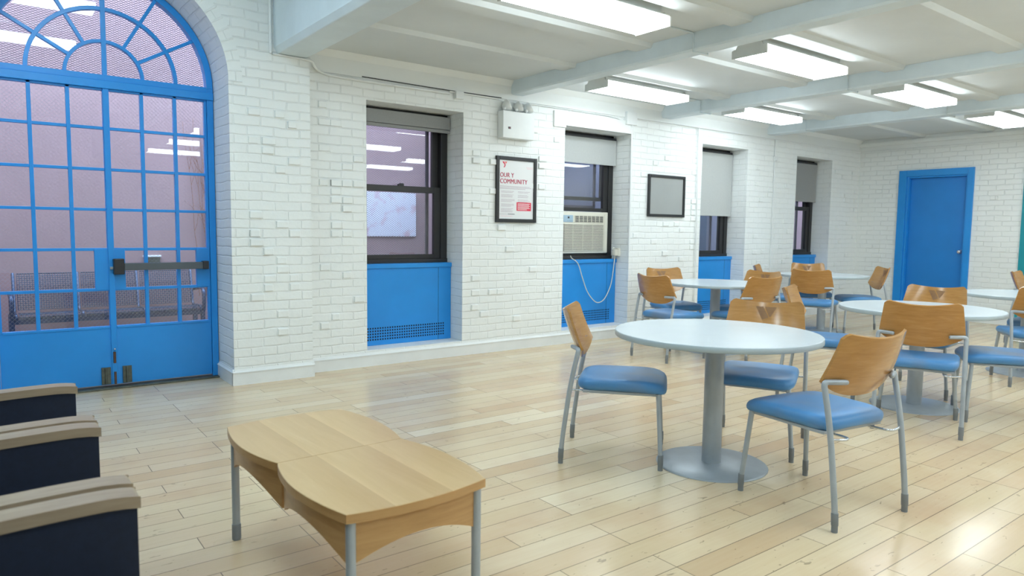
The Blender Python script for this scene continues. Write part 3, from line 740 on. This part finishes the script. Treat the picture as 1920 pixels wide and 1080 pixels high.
# ------------------------------------------------------------------ chair
def chair():
    root = empty('cafe_chair')
    # seat cushion: rounded square, waterfall front
    m = MB(); n_ = 26; rings = []
    def outline(k_, sc, z, e=7.0):
        th = 2*PI*k_/48; c_, s_ = math.cos(th), math.sin(th)
        q = (abs(c_)**e+abs(s_)**e)**(-1/e)
        a, b_ = c_*q*sc, s_*q*sc
        u = .042+a*.248; half = .234+.012*a
        zz = z+(.004*b_*b_ if z > .42 else -.018*max(0, abs(a)-.35)*abs(b_)**2)-(.014*abs(a)**5*abs(b_)**2+.014*max(0, a)**4 if z > .42 else 0)
        return (u, b_*half, zz)
    prof = [(.0, .474), (.35, .476), (.62, .478), (.82, .478), (.91, .476), (.96, .470), (.99, .460), (1.0, .448), (.992, .434), (.97, .424), (.92, .418), (.5, .414), (0., .414)]
    vs = []; fs = []
    for sc, z in prof:
        for k_ in range(48): vs.append(outline(k_, max(sc, 1e-4), z))
    for i in range(len(prof)-1):
        for k_ in range(48): a = i*48+k_; b_ = i*48+(k_+1) % 48; fs.append((a, b_, b_+48, a+48))
    m.add(vs, fs, True); m.build('seat', M['seat'], root)
    m = MB(); m.bbox(-.17, .26, -.205, .205, .397, .414, .004)
    m.build('seat_pan', M['greymetal'], root)
    # curved plywood back
    def back(s_, t_, off=0):
        top = .870-.027*(1-s_*s_)-.028*max(0, (abs(s_)-.86)/.14)**2
        bot = .566+.072*abs(s_)**2.6
        z = bot+(top-bot)*t_
        hw = .246-.026*max(0, min(1, (z-.66)/.2))-.012*max(0, (abs(s_)))*max(0, (t_-.9)/.1)**2*0
        y_ = s_*hw
        u = -.157-(z-.587)*.41-.062*(1-s_*s_)+.03*((z-.72)/.15)**2*.35
        return Vector((u+off*.93, y_, z+off*.36))
    def sheet(m, S, T, o0, o1):
        ns, nt_ = len(S), len(T); vs = [back(s_, t_, o) for o in (o0, o1) for t_ in T for s_ in S]; fs = []
        idx = lambda o, j_, i: o*ns*nt_+j_*ns+i
        for j_ in range(nt_-1):
            for i in range(ns-1):
                fs.append((idx(0, j_, i), idx(0, j_+1, i), idx(0, j_+1, i+1), idx(0, j_, i+1))); fs.append((idx(1, j_, i), idx(1, j_, i+1), idx(1, j_+1, i+1), idx(1, j_+1, i)))
        m.add(vs, fs, True); es = []
        for i in range(ns-1): es += [(idx(0, 0, i), idx(0, 0, i+1), idx(1, 0, i+1), idx(1, 0, i)), (idx(0, nt_-1, i), idx(1, nt_-1, i), idx(1, nt_-1, i+1), idx(0, nt_-1, i+1))]
        for j_ in range(nt_-1): es += [(idx(0, j_, 0), idx(1, j_, 0), idx(1, j_+1, 0), idx(0, j_+1, 0)), (idx(0, j_, ns-1), idx(0, j_+1, ns-1), idx(1, j_+1, ns-1), idx(1, j_, ns-1))]
        m.add(vs, es)
    S = [-1+2*i/32 for i in range(33)]; T = [i/12 for i in range(13)]
    m = MB(); sheet(m, S, T, 0, .013); bk = m.build('backrest', M['backwood'], root)
    # inlaid two-piece emblem on the front of the back
    def st(y_, z):
        lo, hi = 0., 1.; s_ = y_/.236
        for _ in range(30):
            mid = (lo+hi)/2
            if back(s_, mid).z < z: lo = mid
            else: hi = mid
        s_ = y_/(.246-.026*max(0, min(1, (z-.66)/.2)))
        return s_, lo
    m = MB()
    def patch(q, zt, nn=6):
        vs = []
        for i in range(nn+1):
            for j_ in range(nn+1):
                a, b_ = i/nn, j_/nn
                p_ = [(1-a)*(1-b_)*q[0][k]+a*(1-b_)*q[1][k]+a*b_*q[2][k]+(1-a)*b_*q[3][k] for k in (0, 1)]
                s_, t_ = st(p_[0], zt+p_[1]); vs.append(back(s_, t_, .0142))
        m.add(vs, [(i*(nn+1)+j_, (i+1)*(nn+1)+j_, (i+1)*(nn+1)+j_+1, i*(nn+1)+j_+1) for i in range(nn) for j_ in range(nn)])
    patch([(-.07, 0), (-.026, 0), (.012, -.066), (-.026, -.082)], .816)
    patch([(-.016, 0), (.058, 0), (.023, -.062), (.016, -.062)], .816)
    patch([(.066, 0), (.071, 0), (.071, -.005), (.066, -.005)], .814, 1)
    m.build('emblem', M['emblem'], bk)
    m = MB()
    for y_ in (-.19, -.172, .19, .172):
        s_, t_ = st(y_, .655); p_ = back(s_, t_, .0145)
        m.lathe([(.0001, .0015), (.005, .001), (.006, 0)], 10, Matrix.Translation(p_) @ Matrix.Rotation(R(90), 4, 'Y'))
    m.build('screw_heads', M['chrome'], bk)
    for sd in (1, -1):
        m = MB(); m.tube([(.243, .206*sd, .412), (.257, .226*sd, .2), (.265, .24*sd, .05)], [.0135, .0128, .012], 12); lg = m.build('leg', M['greymetal'], root)
        m = MB(); m.tube([(.265, .24*sd, 0), (.265, .24*sd, .03), (.265, .24*sd, .031), (.2648, .239*sd, .085)], [.0138, .0138, .0152, .0152], 12); m.build('foot_cap', M['foot'], lg)
        pth = [(-.28, .25*sd, .05), (-.272, .25*sd, .14), (-.26, .25*sd, .24), (-.242, .25*sd, .38), (-.222, .25*sd, .50), (-.196, .25*sd, .622)]
        m = MB(); m.tube(pth, .0132, 12, True, 4)
        m.tube([(-.196, .25*sd, .618), (-.194, .249*sd, .634), (-.194, .243*sd, .643), (-.20, .23*sd, .646), (-.236, .162*sd, .646), (-.2365, .158*sd, .646)], [.0132, .0132, .0132, .0125, .012, .006], 12, True, 3)
        lg = m.build('leg', M['greymetal'], root)
        m = MB(); m.tube([(-.28, .25*sd, 0), (-.28, .25*sd, .03), (-.28, .25*sd, .031), (-.2775, .25*sd, .085)], [.0138, .0138, .0155, .0155], 12); m.build('foot_cap', M['foot'], lg)
        m = MB(); m.tube([(-.236, .248*sd, .40), (-.25, .21*sd, .396), (-.256, .17*sd, .394), (-.245, .145*sd, .394), (-.21, .138*sd, .394), (-.15, .138*sd, .392)], .006, 8, True, 4); m.build('seat_bracket', M['chrome'], root)
    return root
mm, nt, out = newmat('blue_vinyl'); v = coords(nt)
n1 = noise(nt, v, 5, 3, .5); oi = nt.nodes.new('ShaderNodeObjectInfo')
vv = nt.nodes.new('ShaderNodeVectorMath'); vv.operation = 'ADD'; nt.links.new(v, vv.inputs[0]); nt.links.new(oi.outputs['Location'], vv.inputs[1])
n2 = noise(nt, vv.outputs[0], 3.2, 2, .5)
cc = mixc(nt, ramp(nt, n2, [(.5, 0.0), (.68, .5)]), lin(78, 140, 198), lin(124, 132, 148))
bsdf(nt, out, cc, .38, 0, .5, 0, noise(nt, v, 160, 2), .12, .001); M['seat'] = mm

CH = [((2.899, 2.834, -.858), 'chair standing alone on the window side of the nearest table, seen from its side', 'chairs at the nearest table'),
      ((3.75, 2.47, 3.578), 'chair facing the camera across the nearest white table, emblem on its back', 'chairs at the nearest table'),
      ((3.202, 1.75, 1.425), 'closest chair, its back to the camera, at right of the nearest table', 'chairs at the nearest table'),
      ((5.065, 2.097, .397), 'chair with its whole wooden back towards us, pushed up to the second table', 'chairs at the second table'),
      ((6.215, 2.541, 3.277), 'chair in front of the blue door, facing us over the second table', 'chairs at the second table'),
      ((5.372, 2.966, -1.19), 'chair seen edge-on just behind the rim of the nearest table', 'chairs at the second table'),
      ((5.758, 1.811, 2.094), 'chair with only its blue seat in view at the right edge, beside the second table', 'chairs at the second table'),
      ((5.615, 4.749, -.066), 'chair with its back to us at the left end of the wall table', 'chairs at the table by the wall'),
      ((6.367, 5.339, -1.922), 'chair against the brick wall, facing out behind the wall table', 'chairs at the table by the wall'),
      ((6.23, 4.274, 1.391), 'chair with its back to us on the near right of the wall table', 'chairs at the table by the wall'),
      ((6.80, 4.638, 3.071), 'chair facing us at the right of the wall table, mostly hidden by another back', 'chairs at the table by the wall'),
      ((8.126, 4.613, .323), 'orange-brown chair with its back to us in front of the far corner table', 'chairs at the far corner table'),
      ((9.355, 5.37, 3.883), 'chair facing us on the far side of the corner table, top of its back showing', 'chairs at the far corner table'),
      ((9.232, 4.592, 2.362), 'lone chair turned left at the right end of the far corner table', 'chairs at the far corner table'),
      ((8.435, 5.32, -1.094), 'chair of which only a sliver of back shows, behind the wall table chairs', 'chairs at the far corner table'),
      ((7.374, 2.112, .593), 'chair cut by the right edge, its back to us at the third table', 'chairs at the right-hand far table'),
      ((8.33, 2.33, PI), 'chair with a dark seat corner showing behind the chair cut by the right edge', 'chairs at the right-hand far table'),
      ((10.135, 2.878, -1.455), 'farthest chair back at the right edge, leaning in front of the teal panel', 'chairs at the right-hand far table')]
proto = chair()
for k_, ((x, y_, a), lb, gr) in enumerate(CH):
    o = proto if k_ == 0 else copy_tree(proto)
    o.location = (x, y_, 0); o.rotation_euler = (0, 0, a); tag(o, lb, 'chair', gr)

# ------------------------------------------------------------------ round tables
def table():
    T_ = empty('round_table')
    m = MB(); m.lathe([(.0001, .750), (.547, .750), (.550, .748)], 96, smooth=False); m.build('tabletop', M['laminate'], T_)
    m = MB(); m.lathe([(.550, .748), (.552, .745), (.552, .722), (.549, .719), (.0001, .719)], 96); m.build('edge_band', M['lamedge'], T_)
    m = MB(); m.lathe([(.052, .012), (.052, .70)], 28); m.bbox(-.2, .2, -.03, .03, .698, .719, .003); m.bbox(-.03, .03, -.2, .2, .698, .719, .003); m.build('column', M['greymetal'], T_)
    m = MB(); m.lathe([(.302, 0), (.302, .005), (.295, .009), (.06, .016), (.0001, .016)], 64); m.build('base', M['greymetal'], T_)
    return T_
TB = [((3.215, 2.388), 'nearest round table with a pale grey top, its column and base fully visible'), ((5.61, 2.345), 'second round table, in front of the blue end door'),
      ((7.85, 2.32), 'round table at the right edge beyond the second one, only a strip of top showing'), ((6.34, 4.735), 'round table near the brick wall by the air conditioner'),
      ((8.90, 4.945), 'far corner round table under the windows nearest the end wall')]
proto = table()
for k_, ((x, y_), lb) in enumerate(TB):
    o = proto if k_ == 0 else copy_tree(proto)
    o.location = (x, y_, 0); tag(o, lb, 'table', 'round pedestal tables')

# ------------------------------------------------------------------ coffee table (two waisted halves)
ct = empty('coffee_table', (1.033, 2.402, 0), R(1.7)); tag(ct, 'low maple coffee table with wavy waisted top and four grey legs', 'coffee table')
def side_x(y_, s_):                                          # half width of the wavy side at y (local)
    L_ = .56; q = min(abs(y_), L_)/L_
    return s_*(.245+.002*q+.043*math.sin(PI*q**.95)**.9)
def end_y(x_, s_): return s_*(.555+.032*(1-(x_/.247)**2))
def half_poly(sg, inset=0):
    P = []
    n_ = 14
    for i in range(n_+1): yq = .5545*i/n_; P.append((side_x(yq, 1)-inset, sg*(yq if i else .0012)))
    for i in range(1, n_): xx = .247-2*.247*i/n_; P.append((xx*(1-inset/.247), end_y(xx, sg)-sg*inset))
    for i in range(n_, -1, -1): yq = .5545*i/n_; P.append((side_x(yq, -1)+inset, sg*(yq if i else .0012)))
    return P
for sg in (1, -1):
    P = half_poly(sg); Q = half_poly(sg, .002); n_ = len(P)
    m = MB(); vs = [(a, b_, .446) for a, b_ in P]+[(a, b_, .4735) for a, b_ in P]+[(a, b_, .475) for a, b_ in Q]
    m.add(vs, [list(range(n_)), list(range(2*n_, 3*n_))])
    m.m = 1; m.add(vs, [(i, (i+1) % n_, n_+(i+1) % n_, n_+i) for i in range(n_)]); m.m = 0
    m.add(vs, [(n_+i, n_+(i+1) % n_, 2*n_+(i+1) % n_, 2*n_+i) for i in range(n_)])
    m.build('tabletop', None, ct, mats=[M['ctop'], M['cedge']])
def apron(pts, depth, th, nrm):
    m = MB(); n_ = len(pts)
    vs = []
    for i, (a, b_) in enumerate(pts):
        d_ = depth(i/(n_-1)); nx, ny = nrm(i/(n_-1))
        vs += [(a, b_, .447), (a, b_, .447-d_), (a-nx*th, b_-ny*th, .447), (a-nx*th, b_-ny*th, .447-d_)]
    fs = []
    for i in range(n_-1):
        o = 4*i; fs += [(o, o+4, o+5, o+1), (o+2, o+3, o+7, o+6), (o+1, o+5, o+7, o+3), (o, o+2, o+6, o+4)]
    o = 4*(n_-1); fs += [(0, 1, 3, 2), (o, o+2, o+3, o+1)]
    m.add(vs, fs); return m.build('apron', M['cedge'], ct)
arch = lambda t_: .068+.075*abs(2*t_-1)**2
for sg in (1, -1):
    for s2 in (1, -1):
        ys = [.01+(.535-.01)*i/16 for i in range(17)]
        apron([(side_x(y_, s2)-s2*.022, sg*y_) for y_ in ys], arch, .016, lambda t_, s2=s2: (s2, 0))
    xs_ = [-.215+.43*i/16 for i in range(17)]
    apron([(x_, end_y(x_, sg)-sg*.024) for x_ in xs_], lambda t_: .08+.055*abs(2*t_-1)**2, .016, lambda t_, sg=sg: (0, sg))
for sx in (1, -1):
    for sy in (1, -1):
        m = MB(); m.tube([(.226*sx, .535*sy, .05), (.226*sx, .535*sy, .446)], .0155, 14); lg = m.build('leg', M['greymetal'], ct)
        m = MB(); m.tube([(.226*sx, .535*sy, 0), (.226*sx, .535*sy, .004), (.226*sx, .535*sy, .066)], [.0165, .018, .018], 14); m.build('foot_cap', M['foot'], lg)

# ------------------------------------------------------------------ lounge chairs in a row
def lounge():
    r = empty('lounge_chair')                                # origin under the front edge, +x is forward, y across
    def top(x_): return .640-.10*max(0, (.19-x_)-.0)**2*1.1-.009*max(0, (x_-.2)/.09)**2
    Wd = .345
    for sd in (1, -1):
        y0, y1 = (Wd-.072, Wd) if sd > 0 else (-Wd, -Wd+.072)
        xs__ = [.277-.8*i/20 for i in range(21)]
        poly = [(x_, top(x_)-.028) for x_ in xs__]+[(-.515, .03), (.277, .03)]
        m = MB(); m.prism(poly, y0+.004, y1-.004, 'y'); ap = m.build('arm_panel', M['navy'], r, bevel=.008)
        cs = [.284-.82*i/24 for i in range(25)]
        poly = [(x_, top(x_)) for x_ in cs]+[(x_, top(x_)-.030) for x_ in cs[::-1]]
        m = MB(); m.prism(poly, y0-.002, y1+.002, 'y'); m.build('arm_cap', M['armwood'], ap, bevel=.009)
        for fx in (.24, -.46):
            m = MB(); m.lathe([(.02, 0), (.024, .004), (.024, .032)], 14, Matrix.Translation((fx, (y0+y1)/2, 0))); m.build('foot', M['dark'], r)
    m = MB(); m.bbox(-.45, .27, -Wd+.076, Wd-.076, .30, .425, .03, 4); m.build('seat_cushion', M['navy'], r)
    m = MB(); m.box(-.48, .25, -Wd+.073, Wd-.073, .12, .30); m.build('seat_base', M['navy'], r, bevel=.006)
    m = MB(); m.bbox(-.60, -.44, -Wd+.076, Wd-.076, .2, .84, .03, 4, Matrix.Translation((-.02, 0, 0)) @ Matrix.Rotation(R(-6), 4, 'Y')); m.build('back_cushion', M['navy'], r)
    return r
proto = lounge()
for k_, (y_, lb) in enumerate(((3.063, 'navy lounge chair nearest the arched door, wood capped arms, farthest of the row'), (2.34, 'navy lounge chair between the other two in the row, wood capped arms'), (1.615, 'navy lounge chair with wood capped arm at the bottom left corner, nearest of the row'))):
    o = proto if k_ == 0 else copy_tree(proto)
    o.location = (0, y_, 0); tag(o, lb, 'armchair', 'lounge chairs along the left')

# ------------------------------------------------------------------ courtyard outside
w = MB(); w.box(-4, 5.0, 8.45, 8.65, 0, 5.5); tag(w.build('wall_courtyard', M['lavwall']), kind='structure')
w = MB(); w.box(5.0, 13, 7.9, 8.1, 0, 5.5); w.box(5.0, 5.2, 8.1, 8.45, 0, 5.5); tag(w.build('wall_lightwell', M['greywall']), kind='structure')
w = MB(); w.box(-4, 13, YO, 8.7, -.1, 0.0); tag(w.build('ground', M['pave']), kind='structure')
w = MB(); w.box(-4.2, -4, YO, 8.7, 0, 5.5); w.box(13, 13.2, YO, 8.7, 0, 5.5); tag(w.build('wall_outer', M['lavwall']), kind='structure')
bn = empty('metal_bench', (1.0, 8.0, 0)); tag(bn, 'dark blue perforated metal bench outside behind the arched glass door', 'bench')
def lattice(mb, x0, x1, pts, step=.021, t_=.0035):
    # pts: profile polyline (y,z); bars along x and along the profile
    segs = []; 
    for (ya, za), (yb, zb) in zip(pts[:-1], pts[1:]):
        L_ = math.hypot(yb-ya, zb-za); n_ = max(1, round(L_/step))
        segs += [(ya+(yb-ya)*i/n_, za+(zb-za)*i/n_) for i in range(n_)]
    segs.append(pts[-1])
    for (a, b_) in segs: mb.tube([(x0, a, b_), (x1, a, b_)], t_, 4, False)
    n_ = round((x1-x0)/step)
    for i in range(n_+1): mb.tube([(x0+(x1-x0)*i/n_, a, b_) for a, b_ in pts], t_, 4, False)
W3 = 1.60
for k_ in range(3):
    xa = -.79+k_*W3/3+.03; xb = xa+W3/3-.05
    m = MB(); lattice(m, xa, xb, [(-.13, .40), (-.14, .43), (-.12, .445), (.0, .44), (.22, .425)]); m.build('seat_panel', M['benchmetal'], bn)
    m = MB(); lattice(m, xa, xb, [(.22, .46), (.30, .78), (.315, .805), (.335, .80)]); m.build('back_panel', M['benchmetal'], bn)
for k_ in range(4):
    x = -.79+k_*W3/3
    m = MB(); m.tube([(x, -.13, .40), (x, -.142, .432), (x, -.115, .448), (x, 0, .443), (x, .20, .428), (x, .235, .47), (x, .305, .79), (x, .325, .805)], .014, 8); m.build('rib', M['benchmetal'], bn)
m = MB(); m.bbox(-.8, .82, -.10, .2, .355, .395, .006); m.build('seat_beam', M['benchmetal'], bn)
for x in (-.82, .84):
    m = MB(); m.tube([(x, .27, .60), (x, .0, .635), (x, -.12, .61), (x, -.15, .52), (x, -.13, .40)], .02, 8, True, 4); m.build('armrest', M['benchmetal'], bn)
    for yy in (-.08, .26):
        m = MB(); m.bbox(x-.02, x+.02, yy-.02, yy+.02, 0, .42, .004); m.build('leg', M['benchmetal'], bn)
wv = empty('wall_vent', (1.455, 8.45, .885)); tag(wv, 'small louvred vent on the lavender wall above the bench', 'vent')
m = MB(); m.bbox(-.09, .09, -.03, 0, .062, .08, .003); m.build('vent_hood', M['trimwhite'], wv)
m = MB(); 
for k_ in range(5): m.box(-.08, .08, -.018, 0, k_*.0125, k_*.0125+.008)
m.box(-.08, .08, -.006, 0, 0, .062); m.build('louvres', M['rusty'], wv)
m = MB(); rnd = random.Random(5)
for k_ in range(7):
    x0, z0 = 1.98+rnd.uniform(-.05, .2), .5; P = [(x0, 8.43, z0)]
    lean = rnd.uniform(-.28, -.02)
    for i in range(1, 9): P.append((x0+lean*(i/8)**1.3+rnd.uniform(-.015, .015), 8.43-rnd.uniform(0, .02), z0+i*(1.9/8)*rnd.uniform(.92, 1.05)))
    m.tube(P, [.005-.0004*i for i in range(9)], 5, True, 2)
    for i in (3, 5, 6): 
        p_ = P[i]; m.tube([p_, (p_[0]+rnd.uniform(-.12, .1), p_[1]-.01, p_[2]+.2), (p_[0]+rnd.uniform(-.15, .12), p_[1]-.02, p_[2]+.34)], [.003, .0025, .0015], 4, True, 2)
tag(m.build('climbing_vine', M['twig']), 'bare dry vine stems climbing the lavender wall outside the arched door', 'vine')
nb = empty('reflection_board', (4.34, 8.44, 1.18)); tag(nb, 'pale board added outside to imitate a reflection in the window beside the arch', 'board')
m = MB(); m.bbox(-.36, .36, -.02, 0, 0, .58, .003); m.build('board', M['patch'], nb)  # added on the courtyard wall in place of a reflection in the glass
# ------------------------------------------------------------------ world, camera, view
wd = bpy.data.worlds.new('World'); bpy.context.scene.world = wd; wd.use_nodes = True
bg = wd.node_tree.nodes['Background']; bg.inputs[0].default_value = (.56, .76, 1, 1); bg.inputs[1].default_value = 9
cam = bpy.data.cameras.new('Camera'); co = bpy.data.objects.new('Camera', cam); C.objects.link(co)
yaw, pit, rol = R(37.0), R(-4.817), R(.729)
F = Vector((math.sin(yaw)*math.cos(pit), math.cos(yaw)*math.cos(pit), math.sin(pit)))
rt = Vector((math.cos(yaw), -math.sin(yaw), 0)); up = rt.cross(F)
rt2 = math.cos(rol)*rt+math.sin(rol)*up; up2 = -math.sin(rol)*rt+math.cos(rol)*up
co.matrix_world = Matrix(((rt2.x, up2.x, -F.x, 0), (rt2.y, up2.y, -F.y, 0), (rt2.z, up2.z, -F.z, 1.3), (0, 0, 0, 1)))
cam.sensor_width = 36; cam.lens = 36*1314.4/1920; cam.clip_start = .05
cam.dof.use_dof = True; cam.dof.focus_distance = 4.6; cam.dof.aperture_fstop = 3.2
sc = bpy.context.scene; sc.camera = co
sc.view_settings.view_transform = 'Standard'; sc.view_settings.look = 'None'; sc.view_settings.gamma = 1; sc.view_settings.use_curve_mapping = False
sc.view_settings.exposure = 0.0
sc.cycles.max_bounces = 10; sc.cycles.diffuse_bounces = 5; sc.cycles.transparent_max_bounces = 16
sc.cycles.use_denoising = True
